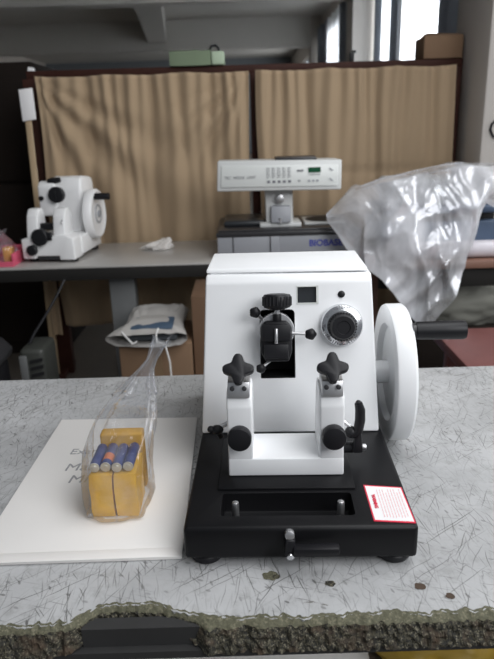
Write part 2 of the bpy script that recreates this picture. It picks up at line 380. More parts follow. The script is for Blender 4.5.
# ------------------------------------------------------------------ front desk
def desk():
    root = thing('work_desk', 'old grey painted work desk with chipped front edge under the large microtome', 'desk', (0, 0, 0))
    x0, x1, yb = -1.0, 1.05, 1.345
    def notch(x):
        if -.228 < x < -.055:
            pts = [(-.228, 0), (-.205, .016), (-.188, .032), (-.168, .040), (-.14, .036), (-.112, .031), (-.085, .020), (-.055, 0)]
            for a, b in zip(pts, pts[1:]):
                if a[0] <= x <= b[0]: return a[1]+(b[1]-a[1])*(x-a[0])/(b[0]-a[0])
        return 0
    def yp(x): return .586+notch(x)*.72+.006*rnoise((x*28, 3, 0))+.006*rnoise((x*75, 1, 0))+.0045*rnoise((x*170, 4, 0))+.004*rnoise((x*9, 6, 0))
    def yg(x): return min(yp(x)-.002, .5765+notch(x)*.82+.005*rnoise((x*45, 9, 2))+.003*rnoise((x*120, 2, 2)))
    n = 360; xs = [x0+(x1-x0)*i/n for i in range(n+1)]
    xs = sorted(set(xs+[-.5+i*.0025 for i in range(400)]))
    bm = bmesh.new()
    A = [bm.verts.new((x, yb, DT)) for x in xs]; B = [bm.verts.new((x, yp(x), DT)) for x in xs]
    Ab = [bm.verts.new((x, yb, DT-.03)) for x in xs]; Bb = [bm.verts.new((x, yp(x), DT-.03)) for x in xs]
    for i in range(len(xs)-1):
        bm.faces.new((A[i], B[i], B[i+1], A[i+1])); bm.faces.new((Ab[i], Ab[i+1], Bb[i+1], Bb[i])); bm.faces.new((A[i], A[i+1], Ab[i+1], Ab[i])); bm.faces.new((B[i], Bb[i], Bb[i+1], B[i+1]))
    for q in (0, -1): bm.faces.new((A[q], Ab[q], Bb[q], B[q]))
    bmesh.ops.recalc_face_normals(bm, faces=bm.faces)
    t = MB(); t.bm.free(); t.bm = bm; t.build('tabletop', M['desk'], root, smooth=False)
    # olive screed lip below the paint
    def strip(name, rows, m):
        s = MB(); s.grid(lambda u, v: rows(x0+(x1-x0)*u, v), 900, 6); return s.build(name, m, root, smooth=False)
    def lip(x, v):
        y = yp(x)+.004+(yg(x)-yp(x)-.004)*v; z = DT+.0006-.007*v*v+.0015*rnoise((x*120, v*6, 4)); return (x, y, z)
    o = strip('screed_lip', lip, M['screed']); o['label'] = 'olive screed layer exposed along the broken edge'
    def face(x, v):
        k = notch(x)/.04
        y = yg(x)-.010*v*(1-.8*k)+.005*rnoise((x*160, v*5, 7)); z = DT-.0045-(.0275-.012*k)*v+.002*rnoise((x*140, v*4, 1)); return (x, y, z)
    o = strip('broken_edge', face, M['grit']); o['label'] = 'dark speckled grit face of the broken front edge'
    o = MB().box((x0, .572, .7085), (x1, .600, .7185)).box((-.205, .582, .7175), (-.066, .600, .7440)).build('apron', M['apron'], root); o['label'] = 'dark steel rail under the broken edge'
    for x in (x0+.03, x1-.03):
        for y in (.66, 1.28): MB().box((x-.03, y-.03, 0), (x+.03, y+.03, .72), .003).build('leg', M['legsteel'], root)
    # dents: pits in the paint
    for (x, y, r, m, nm) in ((.021, .657, .0085, M['screed'], 'chip'), (.095, .640, .0055, M['grit'], 'chip'), (.205, .630, .006, M['rust'], 'chip'), (.237, .612, .005, M['rust'], 'chip'), (.028, .655, .004, M['grit'], 'chip')):
        b = bmesh.new(); c = b.verts.new((x, y, DT+.0002))
        ring = [b.verts.new((x+r*math.cos(a)*(1+.35*rnoise((a*1.3, x*50, 1)))*1.2, y+r*math.sin(a)*(1+.35*rnoise((a*1.7, x*50, 2))), DT+.0006)) for a in [2*PI*k/22 for k in range(22)]]
        for k in range(22): b.faces.new((c, ring[k], ring[(k+1) % 22]))
        q = MB(); q.bm.free(); q.bm = b; q.build(nm, m, root)['label'] = 'small chip in the paint'
desk()

# ------------------------------------------------------------------ main microtome
UP = Vector((0, .058, .255)).normalized(); NN = Vector((0, -.255, .058)).normalized(); FO = Vector((0, .257, .06))
def FP(u, v, w=0.): return FO+Vector((u, 0, 0))+UP*v+NN*w
def FM(u, v, w=0.): return basis(FP(u, v, w), (1, 0, 0), UP, NN)
def star(mb, c, axis, up, r=.0225, th=.014, amp=.36):
    axis = Vector(axis).normalized(); up = (Vector(up)-axis*Vector(up).dot(axis)).normalized(); xx = up.cross(axis)
    pts = []
    for k in range(64):
        a = 2*PI*k/64; cc = math.cos(4*a); rr = r*(1-amp*(1-cc)/1.1 * (1 if cc < 1 else 1)*.62)
        rr = min(rr, r*.97)
        pts.append((rr*math.cos(a), rr*math.sin(a)))
    mb.prism(pts, 'z', -th/2, th/2, .0022, 2, basis(c, xx, up, axis))
    mb.cyl(Vector(c)-axis*th*.5, Vector(c)-axis*(th*.5+.012), .0085, 20)

def microtome():
    root = thing('microtome', 'large white rotary microtome on a black base in the foreground', 'microtome', (.0605, .672, DT+.0008), -.035)
    B = lambda mb, n, m, lab=None, ang=40, par=None: _b(mb, n, m, lab, ang, par)
    def _b(mb, n, m, lab, ang, par):
        o = mb.build(n, m, par or root, ang=ang)
        if lab: o['label'] = lab
        return o
    # base
    base = B(MB().box((-.151, 0, .012), (.151, .56, .06), .006, 3), 'base', M['blackm'], 'black painted base plate')
    cut = MB().box((-.104, .026, .030), (.074, .079, .09), .004, 2).build('c', M['slot']); cut.parent = root
    bpy.context.view_layer.update(); boolean(base, cut)
    for x in (-.124, .125):
        for y in (.026, .52): B(MB().lathe([(.020, 0), (.022, .003), (.022, .009), (.019, .0125)], (x, y, 0), (0, 0, 1), 28), 'foot', M['black'], 'round rubber foot')
    for x in (-.085, .057): B(MB().lathe([(.0050, 0), (.0050, .034), (.0042, .037), (0, .0385)], (x, .047, .030), (0, 0, 1), 20), 'pin', M['steel'], 'steel pin in the front pocket')
    B(MB().box((-.112, .086, .0595), (.082, .235, .0635), .0015), 'slide_plate', M['blackm'])
    # clamp lever on front
    B(MB().cyl((-.014, -.0005, .053), (-.014, -.010, .055), .0062, 20, .001), 'pivot', M['steel'], 'steel pivot pin')
    B(MB().hexa([(-.021, -.016, .026), (-.006, -.016, .026), (-.006, -.001, .026), (-.021, -.001, .026), (-.020, -.014, .050), (-.007, -.014, .050), (-.007, -.001, .050), (-.020, -.001, .050)], .003)
      .hexa([(-.010, -.020, .030), (.048, -.026, .0365), (.048, -.012, .0365), (-.010, -.006, .030), (-.010, -.020, .042), (.048, -.026, .047), (.048, -.012, .047), (-.010, -.006, .042)], .003), 'clamp_lever', M['black'])
    B(MB().cyl((-.0135, -.015, .030), (-.0135, -.0195, .029), .0048, 18, .0008), 'screw', M['chrome'], 'chrome screw head')
    # warning label
    a, b_, c, d = Vector((.094, .097, 0)), Vector((.147, .090, 0)), Vector((.1485, .006, 0)), Vector((.095, .011, 0))
    def quad(mb, k, z):
        ctr = (a+b_+c+d)/4; p = [ctr+(q-ctr)*k for q in (d, c, b_, a)]
        lo = [Vector((q.x, q.y, z)) for q in p]; hi = [Vector((q.x, q.y, z+.0005)) for q in p]; mb.hexa(lo+hi); return mb
    lb = B(quad(MB(), .985, .0602), 'warning_label', M['redline'], 'white warning label with red border')
    B(quad(MB(), .92, .0605), 'label_face', M['label'], 'white face', par=lb)
    text('lettering', 'WARNING', .0066, M['redtxt'], lb, basis((.1035, .055, .0613), (0, -1, 0), (1, 0, 0), (0, 0, 1)), bold=.0003)['label'] = 'red heading of the warning label'
    tx = MB()
    for k in range(9):
        x = .110+k*.0038; ln = .062-(.015 if k % 4 == 3 else 0)
        y = .052+ln/2
        while y > .052-.031:
            w = random.uniform(.003, .009); tx.box((x, max(y-w, .052-.034), .0611), (x+.0011, y, .0613)); y -= w+.0016
    B(tx, 'small_print', M['pinktxt'], 'rows of small print', par=lb)
    # body (side profile swept along x, narrower at the top)
    prof = [(.257, .0602), (.3120, .3050), (.321, .3165), (.405, .316), (.50, .285), (.545, .20), (.548, .0602)]
    def halfL(z): return -.150+(z-.06)/.245*.0125
    def halfR(z): return .145-(z-.06)/.245*.011
    t = bmesh.new(); Lv = [t.verts.new((halfL(z)+0, y, z)) for y, z in prof]; Rv = [t.verts.new((halfR(z), y, z)) for y, z in prof]
    t.faces.new(Lv); t.faces.new(Rv[::-1]); n = len(prof)
    for i in range(n): t.faces.new((Lv[i], Rv[i], Rv[(i+1) % n], Lv[(i+1) % n]))
    bmesh.ops.recalc_face_normals(t, faces=t.faces); bmesh.ops.bevel(t, geom=t.edges[:], offset=.0035, segments=3, profile=.5, affect='EDGES')
    mb = MB(); mb.bm.free(); mb.bm = t
    body = B(mb, 'body', M['white'], 'white enamelled housing with leaning front', 30)
    # recess cut for the specimen head
    def rr(u0, u1, v0, v1, r, w0, w1, rb=None):
        pts = []; rb = r if rb is None else rb
        for cx, cy, a0, q in ((u1-r, v1-r, 0, r), (u0+r, v1-r, PI/2, r), (u0+rb, v0+rb, PI, rb), (u1-rb, v0+rb, 1.5*PI, rb)):
            for k in range(6): a_ = a0+k*PI/10; pts.append((cx+q*math.cos(a_), cy+q*math.sin(a_)))
        return pts
    c1 = MB().prism(rr(-.0498, .0078, .0925, .2065, .007, 0, 0, .002), 'z', -.09, .02, mx=FM(0, 0)).build('c', M['slot']); c1.parent = root
    bpy.context.view_layer.update(); boolean(body, c1)
    c2 = MB().prism(rr(.0125, .0445, .2165, .2430, .001, 0, 0), 'z', -.006, .02, mx=FM(0, 0)).build('c', M['slot']); c2.parent = root
    bpy.context.view_layer.update(); boolean(body, c2)
    sl = MB(); u0, u1, v0, v1 = -.0496, .0076, .0927, .2063
    sl.box((u0, v0, -.0895), (u1, v1, -.0885), mx=FM(0, 0)).box((u0, v0, -.0885), (u0+.001, v1-.006, -.0005), mx=FM(0, 0)).box((u1-.001, v0, -.0885), (u1, v1-.006, -.0005), mx=FM(0, 0)).box((u0+.006, v1-.001, -.0885), (u1-.006, v1, -.0005), mx=FM(0, 0)).box((u0, v0, -.0885), (u1, v0+.001, -.0005), mx=FM(0, 0))
    B(sl, 'slot_lining', M['slot'], 'black lining of the specimen slot')
    # lid seam line
    lid = MB().hexa([(-.1375, .327, .3185), (.1290, .321, .3185), (.124, .410, .3200), (-.131, .410, .3200), (-.1360, .331, .3250), (.1275, .325, .3250), (.118, .405, .337), (-.129, .405, .337)], .0025, 3)
    lid.box((-.130, .33, .3155), (.125, .40, .320))
    B(lid, 'lid', M['white'], 'white lid on top')
    # display
    dsp = B(MB().box((.0128, .2168, -.0058), (.0442, .2427, -.0035), mx=FM(0, 0)), 'display', M['glassdark'], 'small dark display window')
    B(MB().box((.0110, .2150, -.001), (.0128, .2445, .0012), mx=FM(0, 0)).box((.0435, .2150, -.001), (.0470, .2445, .0012), mx=FM(0, 0)).box((.0110, .2427, -.001), (.0470, .2445, .0012), mx=FM(0, 0)).box((.0110, .2140, -.001), (.0470, .2168, .0012), mx=FM(0, 0)), 'display_bezel', M['devpanel'], 'pale bezel', par=dsp)
    B(MB().lathe([(.0058, 0), (.0056, .0025), (.004, .0035), (0, .004)], FP(.0842, .2296), NN, 24), 'button', M['black'], 'small black round button')
    text('lettering', '202A', .0135, M['redtxt'], root, FM(-.0988, .2307, .0003), bold=.0002, sx=.92, spacing=1.12)['label'] = 'red model number on the front'
    B(MB().cyl(FP(.0843, .2150, 0), FP(.0843, .2150, .0006), .0015, 10), 'pointer_dot', M['black'])
    # thickness dial
    dc = (.0835, .1795)
    dial = B(MB().lathe([(.0345, 0), (.0345, .008), (.0325, .013), (.0245, .017), (.0235, .017)], FP(*dc), NN, 64), 'dial', M['chrome'], 'chrome graduated thickness dial')
    tk = MB()
    for k in range(48):
        a = 2*PI*k/48; L_ = .0055 if k % 4 == 0 else .003
        m4 = FM(dc[0], dc[1], 0) @ Matrix.Rotation(a, 4, 'Z')
        tk.hexa([(.0325-L_, -.0005, .0131+L_*.5), (.0325, -.0005, .0131), (.0325, .0005, .0131), (.0325-L_, .0005, .0131+L_*.5), (.0325-L_, -.0005, .0136+L_*.5), (.0325, -.0005, .0136), (.0325, .0005, .0136), (.0325-L_, .0005, .0136+L_*.5)], mx=m4)
    B(tk, 'graduation', M['ink'], 'black graduation marks', par=dial)
    for k in range(10):
        a = 2*PI*(k+.5)/10
        text('lettering', '%d' % (k*5), .0062, M['ink'], dial, FM(dc[0], dc[1], 0) @ Matrix.Rotation(-a, 4, 'Z') @ Matrix.Translation((0, .0285, .0158)) @ Matrix.Rotation(-.46, 4, 'X'))
    kp = []
    kb = MB().lathe([(.0235, .010), (.0235, .022), (.0225, .026), (.0205, .028), (.0190, .040), (.0175, .0425), (.011, .0425), (.010, .0410), (0, .0410)], FP(dc[0]-.001, dc[1]-.001), NN, 60)
    for k in range(30):
        a = 2*PI*k/30; kb.box((.0200, -.0009, .024), (.0236, .0009, .0275), mx=FM(dc[0]-.001, dc[1]-.001) @ Matrix.Rotation(a, 4, 'Z'))
    B(kb, 'dial_knob', M['black'], 'black knob of the dial', par=dial)
    # specimen head
    hc = (-.0225, .1735)
    B(MB().lathe([(.0285, -.055), (.0290, .018), (.0275, .022), (.022, .022)], FP(*hc), NN, 48), 'specimen_head', M['steel'], 'steel ring of the specimen head')
    pts = [(-.026, -.030), (-.018, -.046), (.018, -.046), (.024, -.030), (.024, .010), (.016, .019), (-.018, .019), (-.026, .010)]
    cl = MB().prism([(x+hc[0], y+hc[1]-.002) for x, y in pts], 'z', -.03, .038, .003, 2, FM(0, 0))
    cl.box((-.024+hc[0], -.015+hc[1], .036), (.022+hc[0], .012+hc[1], .043), .002, mx=FM(0, 0)).box((-.020+hc[0], -.042+hc[1], .036), (.018+hc[0], -.019+hc[1], .046), .002, mx=FM(0, 0))
    clamp = B(cl, 'specimen_clamp', M['black'], 'black specimen clamp')
    B(MB().cyl(FP(hc[0]-.001, hc[1]-.018, .046), FP(hc[0]-.001, hc[1]+.006, .046), .0028, 16, .0008), 'clamp_screw', M['steel'], 'steel screw of the clamp', par=clamp)
    B(MB().cyl(FP(hc[0]+.001, hc[1]+.017, .030), FP(hc[0]+.0012, .212, .032), .0042, 18), 'stem', M['steel'], 'steel stem of the top knob')
    B(MB().cyl(FP(hc[0]+.001, hc[1]+.014, .030), FP(hc[0]+.001, hc[1]+.028, .030), .0072, 18, .001), 'collar', M['black'])
    kn = MB().lathe([(.010, -.001), (.0205, .003), (.0225, .006), (.0225, .020), (.0205, .0235), (.012, .025), (0, .0253)], FP(hc[0]+.0012, .209, .032), UP, 48)
    for k in range(24):
        a = 2*PI*k/24; q = UP.to_track_quat('Z', 'Y').to_matrix()
        c = FP(hc[0]+.0012, .209, .032)+q@Vector((.0222*math.cos(a), .0222*math.sin(a), .006)); kn.cyl(c, c+UP*.014, .0014, 8)
    B(kn, 'top_knob', M['black'], 'ribbed black knob above the specimen head')
    def lobe(c, r): 
        m_ = MB().ball(c, r, sc=(1, .8, 1))
        for k in range(5): a = 2*PI*k/5; m_.ball(Vector(c)+Vector((math.cos(a)*r*.62, 0, math.sin(a)*r*.62)), r*.5, seg=12)
        return m_
    c = FP(-.0565, .2045, .030); B(MB().cyl(FP(-.040, .186, .012), c, .0030, 14), 'lever_rod', M['steel'], 'steel rod'); B(lobe(c, .0085), 'small_knob', M['black'], 'upper left black knob')
    c = FP(.0315, .1680, .030); B(MB().cyl(FP(.002, .1695, .028), c, .0024, 14), 'lever_rod', M['steel'], 'steel rod'); B(lobe(c, .0088), 'small_knob', M['black'], 'right black knob beside the slot')
    c = FP(-.0488, .1140, .030); B(MB().cyl(FP(-.034, .125, .02), c, .0024, 14), 'lever_rod', M['steel'], 'steel rod'); B(lobe(c, .0075), 'small_knob', M['black'], 'lower left black knob')
    # knife holder
    h = MB().hexa([(-.0975, .1175, .0637), (.0695, .1175, .0637), (.0695, .206, .0637), (-.0975, .206, .0637), (-.0972, .1185, .092), (.0692, .1185, .092), (.0692, .206, .087), (-.0972, .206, .087)], .0025, 3)
    def post(x0, x1):
        p = [(.1188, .080), (.206, .080), (.206, .130), (.198, .172), (.182, .192), (.138, .192), (.124, .186), (.1195, .172)]
        t = [q for q in p]
        h.prism(t, 'x', x0, x1, .0028, 3)
    post(-.0970, -.0612); post(.0345, .0690)
    B(h, 'knife_holder', M['white'], 'white knife holder with two uprights')
    for s, x0, x1 in ((-1, -.0945, -.0635), (1, .0372, .0668)):
        xm = (x0+x1)/2
        ct = MB().hexa([(x0, .119, .187), (x1, .119, .187), (x1, .172, .193), (x0, .172, .193), (x0, .125, .209), (x1, .125, .209), (x1, .168, .215), (x0, .168, .215)], .0015)
        cm = B(ct, 'clamp_plate', M['steel'], 'steel clamp plate on the upright')
        sc = MB()
        for dx in (-.009, .008): sc.cyl((xm+dx, .1240, .2005), (xm+dx, .1180, .2020), .0034, 14, .0006)
        B(sc, 'clamp_screws', M['devdark'], 'small screws', par=cm)
        st = MB(); star(st, (xm, .128, .2270), (0, -.80, .60), (0, .3, 1)); st.cyl((xm, .136, .220), (xm, .150, .207), .0055, 14)
        B(st, 'star_knob', M['black'], 'black four lobed star knob')
        kc = Vector((-.0795 if s < 0 else .0535, .121, .1285))
        B(MB().lathe([(.012, 0), (.0165, .003), (.0172, .006), (.0172, .017), (.0160, .0195), (.009, .021), (0, .0212)], kc, (0, -1, .1), 44), 'clamp_knob', M['black'], 'round black clamp knob')
    # left small lever
    B(MB().cyl((-.096, .165, .128), (-.112, .158, .122), .0035, 14), 'lever_rod', M['steel'], 'steel rod')
    B(MB().ball((-.115, .156, .120), .0085, sc=(1.15, .9, .85)).ball((-.124, .154, .1215), .0055).cyl((-.115, .156, .120), (-.110, .160, .106), .0045, 14, .001), 'small_lever', M['black'], 'small black lever on the left upright')
    # right clamping levers
    B(MB().cyl((.069, .165, .130), (.083, .160, .120), .0032, 14), 'lever_rod', M['steel'], 'steel rod')
    lv = MB().tube([(.083, .158, .113), (.090, .157, .110), (.0945, .156, .117), (.0965, .155, .133), (.0960, .154, .150), (.093, .153, .161)], [.0088, .0084, .0076, .0078, .0074, .0058], 14).ball((.093, .153, .1615), .0045)
    lv.ball((.084, .158, .112), .0092).hexa([(.086, .150, .080), (.102, .150, .080), (.102, .166, .080), (.086, .166, .080), (.090, .151, .114), (.099, .151, .114), (.099, .165, .114), (.090, .165, .114)], .003)
    B(lv, 'clamp_lever', M['black'], 'upright black clamping lever on the right upright')
    B(MB().cyl((.070, .165, .083), (.102, .165, .083), .0085, 24, .002), 'spindle', M['black'], 'black spindle')
    B(MB().cyl((.101, .165, .083), (.1085, .165, .083), .0046, 18, .001), 'spindle_tip', M['steel'], 'steel spindle tip')
    # handwheel
    WY, WZ, R = .355, .1275, .1205; XL, XR = .168, .202
    wp = [(.020, XL+.006), (.055, XL+.010), (R-.040, XL+.012), (R-.034, XL+.002), (R-.006, XL), (R-.0015, XL+.0015), (R, XL+.005), (R, XR-.005), (R-.003, XR-.001), (R-.010, XR), (R-.05, XR+.002), (.03, XR+.004), (0, XR+.005)]
    prof = [(0, XL+.006)]+wp
    B(MB().lathe(prof, (0, WY, WZ), (1, 0, 0), 96), 'handwheel', M['white'], 'white handwheel on the right side', 35)
    B(MB().cyl((.138, WY, WZ), (XL+.010, WY, WZ), .020, 28), 'wheel_shaft', M['white'])
    HY, HZ = .300, .2215
    B(MB().cyl((XR-.002, HY, HZ), (XR+.006, HY, HZ), .0125, 20), 'handle_ferrule', M['devdark'])
    hd = MB().lathe([(.0105, .205), (.0145, .206), (.0148, .215), (.0155, .250), (.0158, .282), (.0145, .2865), (.010, .2875), (0, .2877)], (0, HY, HZ), (1, 0, 0), 36)
    B(hd, 'crank_handle', M['black'], 'black crank handle of the handwheel')
microtome()

# ------------------------------------------------------------------ envelope and the bag of batteries
def envelope():
    root = thing('paper_envelope', 'large white paper envelope lying flat on the desk left of the microtome', 'envelope', (0, 0, 0))
    MB().hexa([(-.380, .692, DT+.0003), (-.096, .694, DT+.0003), (-.103, 1.112, DT+.0003), (-.374, 1.119, DT+.0003), (-.380, .692, DT+.0055), (-.096, .694, DT+.0055), (-.103, 1.112, DT+.0055), (-.374, 1.119, DT+.0055)], .0014).build('envelope_body', M['paper'], root)
    MB().hexa([(-.379, .690, DT+.0052), (-.099, .693, DT+.0052), (-.110, .712, DT+.0056), (-.368, .709, DT+.0056), (-.379, .690, DT+.0066), (-.099, .693, DT+.0066), (-.110, .712, DT+.0068), (-.368, .709, DT+.0068)], .0005).build('flap', M['paper'], root)['label'] = 'folded flap along the near end'
    z = DT+.0058
    for body, x, y, s in (('Exam', -.293, .986, .027), ('Manual', -.270, .932, .033), ('Micro', -.262, .894, .033)):
        text('lettering', body, s, M['inkpale'], root, basis((x, y, z), (1, 0, 0), (0, 1, 0), (0, 0, 1)), shear=.1)['label'] = 'printed grey words'
envelope()
EZ = DT+.0068
for x0, x1, lab in ((-.2345, -.2025, 'yellow sponge block under the batteries, the left one of the pair'), (-.1995, -.1675, 'yellow sponge block under the batteries, the right one of the pair')):
    m = MB(); bm = bmesh.new(); bmesh.ops.create_cube(bm, size=1); bmesh.ops.subdivide_edges(bm, edges=bm.edges[:], cuts=7, use_grid_fill=True)
    for v in bm.verts:
        p = Vector(((x0+x1)/2+v.co.x*(x1-x0), .818+v.co.y*.062, EZ+.0345+v.co.z*.069))
        k = (1-abs(2*v.co.z)**3)
        p.y -= .003*k; p.x += .0022*rnoise((p.x*40, p.y*30, p.z*40)); p.y += .003*rnoise((p.z*50, p.x*40, 3))
        v.co = p
    bmesh.ops.recalc_face_normals(bm, faces=bm.faces)
    m.bm.free(); m.bm = bm; tag(m.build('sponge_block', M['yellow'], ang=60), lab, 'sponge', 'yellow sponge blocks in the clear bag')
tag(MB().box((-.2335, .862, EZ), (-.167, .885, EZ+.096), .004, 3).build('sponge_block', M['ochre']), 'ochre yellow block standing behind the batteries in the clear bag', 'sponge')
def battery(x, y, lab, band):
    r = .0077; root = thing('battery', lab, 'battery', (x, y, EZ+.0705+r), 0, 'blue batteries in the clear bag')
    ax = Vector((0, 1, 0))
    MB().cyl((0, .001, 0), (0, .060, 0), r, 28, .0012).build('battery_case', M['blue'], root)
    MB().lathe([(0, -.0008), (.0035, -.0008), (.004, 0), (r-.0004, 0), (r-.0002, .0014), (r-.002, .002)], (0, 0, 0), ax, 28).build('battery_end', M['zinc'], root)['label'] = 'silver metal end'
    if band:
        o = MB().lathe([(r-.001, .012), (r+.0003, .0121), (r+.0003, .030), (r-.001, .0301)], (0, 0, 0), ax, 28).build('battery_band', M['orange'], root); o['label'] = 'orange band'
for x, dy, lab, b in ((-.2275, 0, 'blue battery, leftmost of the four on the yellow blocks', 0), (-.2113, .001, 'blue battery with orange band, second from left on the yellow blocks', 1), (-.1948, -.001, 'blue battery, third from left on the yellow blocks', 0), (-.1785, .001, 'blue battery, rightmost of the four on the yellow blocks', 0)):
    battery(x, .793+dy, lab, b)

def clear_bag():
    # cross sections: z, cx, cy, rx, ry
    secs = [(EZ+.0005, -.201, .830, .038, .048), (EZ+.003, -.201, .830, .046, .060), (EZ+.03, -.201, .830, .048, .061), (EZ+.06, -.201, .832, .048, .060), (EZ+.095, -.199, .842, .048, .054), (EZ+.112, -.193, .856, .048, .040), (EZ+.132, -.186, .866, .045, .026), (EZ+.152, -.177, .876, .034, .016), (EZ+.172, -.168, .884, .021, .011), (EZ+.190, -.158, .892, .011, .008), (EZ+.205, -.148, .897, .0075, .006), (EZ+.220, -.140, .900, .009, .006), (EZ+.234, -.132, .903, .014, .007)]
    n = len(secs)-1
    def fn(u, v):
        f = v*n; i = min(int(f), n-1); k = f-i; s = [a+(b-a)*k for a, b in zip(secs[i], secs[i+1])]
        a = 2*PI*u; c, sn = math.cos(a), math.sin(a)
        q = .55; x = s[3]*math.copysign(abs(c)**q, c); y = s[4]*math.copysign(abs(sn)**q, sn)
        wr = 1+.10*rnoise((c*2.2, sn*2.2, v*7))*(.3+v)+ (.22*math.sin(a*7+v*5) if v > .6 else .05*math.sin(a*7+v*5))
        return (s[1]+x*wr, s[2]+y*wr, s[0]+(.006*math.sin(3*a+1) if v > .97 else 0))
    o = MB().grid(fn, 96, 72, True).build('clear_plastic_bag', M['clear'], ang=80)
    tag(o, 'clear twisted plastic bag holding batteries and yellow blocks on the white envelope', 'bag')
clear_bag()

# ------------------------------------------------------------------ rear lab table
def lab_table():
    root = thing('lab_table', 'long grey laminate table behind the desk carrying the small microtome', 'table', (0, 0, 0))
    MB().box((-1.75, 2.605, .722), (.46, 3.150, .75), .004).build('tabletop', M['labtop'], root)
    MB().box((-1.75, 2.598, .690), (.46, 2.6045, .742), .002).build('front_edge', M['labedge'], root)['label'] = 'dark front edge band'
    for x0 in (-1.70, -.605, .28): MB().box((x0, 2.68, 0), (x0+.112, 2.75, .722), .004).build('leg', M['legsteel'], root)
lab_table()

def rear_microtome():
    root = thing('microtome', 'small white rotary microtome standing on the grey table by the curtain', 'microtome', (-.845, 2.70, DT+.0005), -.10)
    b = MB()
    # base with notch at front bottom
    b.prism([(-.130, .018), (-.070, .018), (-.070, .030), (.035, .030), (.035, .012), (.105, .012), (.105, .105), (.075, .120), (-.130, .105)], 'y', -.01, .10, .006, 3)
    b.box((-.100, .08, .02), (.112, .34, .105), .008, 3)
    b.build('base', M['white2'], root)
    for x in (-.10, .085):
        for y in (.03, .31): MB().cyl((x, y, 0), (x, y, .022), .018, 20, .002).build('foot', M['black'], root)
    MB().box((-.068, .0, .012), (.033, .09, .031), .002).build('notch_shade', M['devdark'], root)  # dark block filling the base notch in place of its shade
    # body
    pr = [(.20, .10), (.215, .30), (.235, .345), (.27, .352), (.38, .340), (.395, .31), (.40, .10)]
    MB().prism(pr, 'x', -.062, .082, .014, 4).build('body', M['white2'], root)
    MB().prism([(.165, .18), (.170, .315), (.19, .335), (.23, .335), (.23, .18)], 'x', -.105, -.025, .010, 3).build('head_housing', M['white2'], root)
    # uprights
    for x0, x1 in ((-.112, -.062), (.008, .062)):
        MB().prism([(.01, .10), (.12, .10), (.12, .20), (.10, .228), (.06, .228), (.035, .20)], 'x', x0, x1, .006, 3).build('upright', M['white2'], root)
    MB().box((-.07, .05, .135), (.005, .10, .15), .003).cyl((-.06, .06, .155), (-.005, .06, .155), .010, 14).build('knife_clamp', M['black'], root)
    MB().cyl((.050, .045, .195), (.050, .02, .165), .004, 10).build('clamp_rod', M['steel'], root)
    k = MB().lathe([(.030, 0), (.036, .006), (.036, .028), (.031, .033), (0, .034)], (-.012, .175, .276), (0, -1, .08), 36); k.box((-.0155, .135, .255), (-.0085, .142, .295), .002); k.build('specimen_head', M['black'], root)
    MB().cyl((-.030, .20, .325), (-.030, .20, .350), .020, 20, .004).cyl((-.058, .19, .335), (.0, .19, .340), .012, 14, .003).build('top_clamp', M['black'], root)
    MB().lathe([(.010, 0), (.011, .010), (0, .012)], (-.088, .168, .262), (0, -1, 0), 18).build('button', M['black'], root)
    MB().lathe([(.030, 0), (.037, .005), (.037, .026), (.032, .031), (0, .032)], (-.042, .006, .112), (0, -1, .08), 36).box((-.012, -.02, .10), (.012, 0, .135), .004).build('feed_knob', M['black'], root)
    MB().lathe([(.018, 0), (.023, .004), (.023, .02), (.019, .024), (0, .025)], (-.080, -.010, .058), (0, -1, .05), 30).build('lock_knob', M['black'], root)
    MB().cyl((-.128, .03, .098), (-.150, .03, .092), .010, 14, .003).build('side_knob', M['black'], root)
    # wheel
    WY, WZ, R = .25, .178, .114
    MB().lathe([(0, .100), (.05, .100), (R-.012, .100), (R-.002, .104), (R, .110), (R, .136), (R-.004, .142), (R-.012, .145), (R-.022, .140), (.05, .140), (0, .142)], (0, WY, WZ), (1, 0, 0), 64).build('handwheel', M['white2'], root)
    MB().cyl((.078, WY, WZ), (.102, WY, WZ), .022, 20).build('wheel_shaft', M['steel'], root)
    MB().lathe([(.044, .1385), (.044, .1435), (.036, .1435), (.036, .1385)], (0, WY, WZ), (1, 0, 0), 48).build('wheel_ring', M['devgrey'], root)
    MB().cyl((.14, WY, WZ), (.149, WY, WZ), .016, 24, .002).build('hub', M['devgrey'], root)
    MB().cyl((.138, WY-.03, WZ+.082), (.212, WY-.03, WZ+.082), .0155, 20, .004).build('crank_handle', M['black'], root)
rear_microtome()

# pink tray with bagged orange block
def tray():
    root = thing('plastic_tray', 'pink plastic tray at the left end of the grey table beside the small microtome', 'tray', (0, 0, 0))
    MB().box((-1.25, 2.63, DT), (-.995, 2.88, DT+.012), .003).build('tray_floor', M['pink'], root)
    MB().box((-1.25, 2.63, DT+.012), (-.995, 2.64, DT+.022), .002).box((-1.005, 2.64, DT+.012), (-.995, 2.87, DT+.055), .002).box((-1.25, 2.87, DT+.012), (-.995, 2.88, DT+.055), .002).build('tray_rim', M['pink'], root)
tray()
tag(MB().box((-1.055, 2.68, DT+.0125), (-1.018, 2.73, DT+.075), .005, 3).build('foam_block', M['orangeb']), 'orange block in a small clear bag on the pink tray', 'block')
def small_bag(name, cx, cy, z0, w, d, h, lab, twist=0.):
    def fn(u, v):
        a = 2*PI*u; k = 1-max(0, v-.45)/.55*.85
        c, s = math.cos(a), math.sin(a)
        x = w*math.copysign(abs(c)**.6, c)*k; y = d*math.copysign(abs(s)**.6, s)*(k*k)
        wr = 1+.18*rnoise((c*2, s*2, v*5+cx*9))
        return (cx+x*wr+twist*v*v, cy+y*wr, z0+h*v)
    tag(MB().grid(fn, 48, 24, True).build(name, M['clear'], ang=80), lab, 'bag')
small_bag('clear_plastic_bag', -1.055, 2.70, DT+.0125, .055, .05, .15, 'small clear plastic bag holding an orange block on the pink tray', -.02)
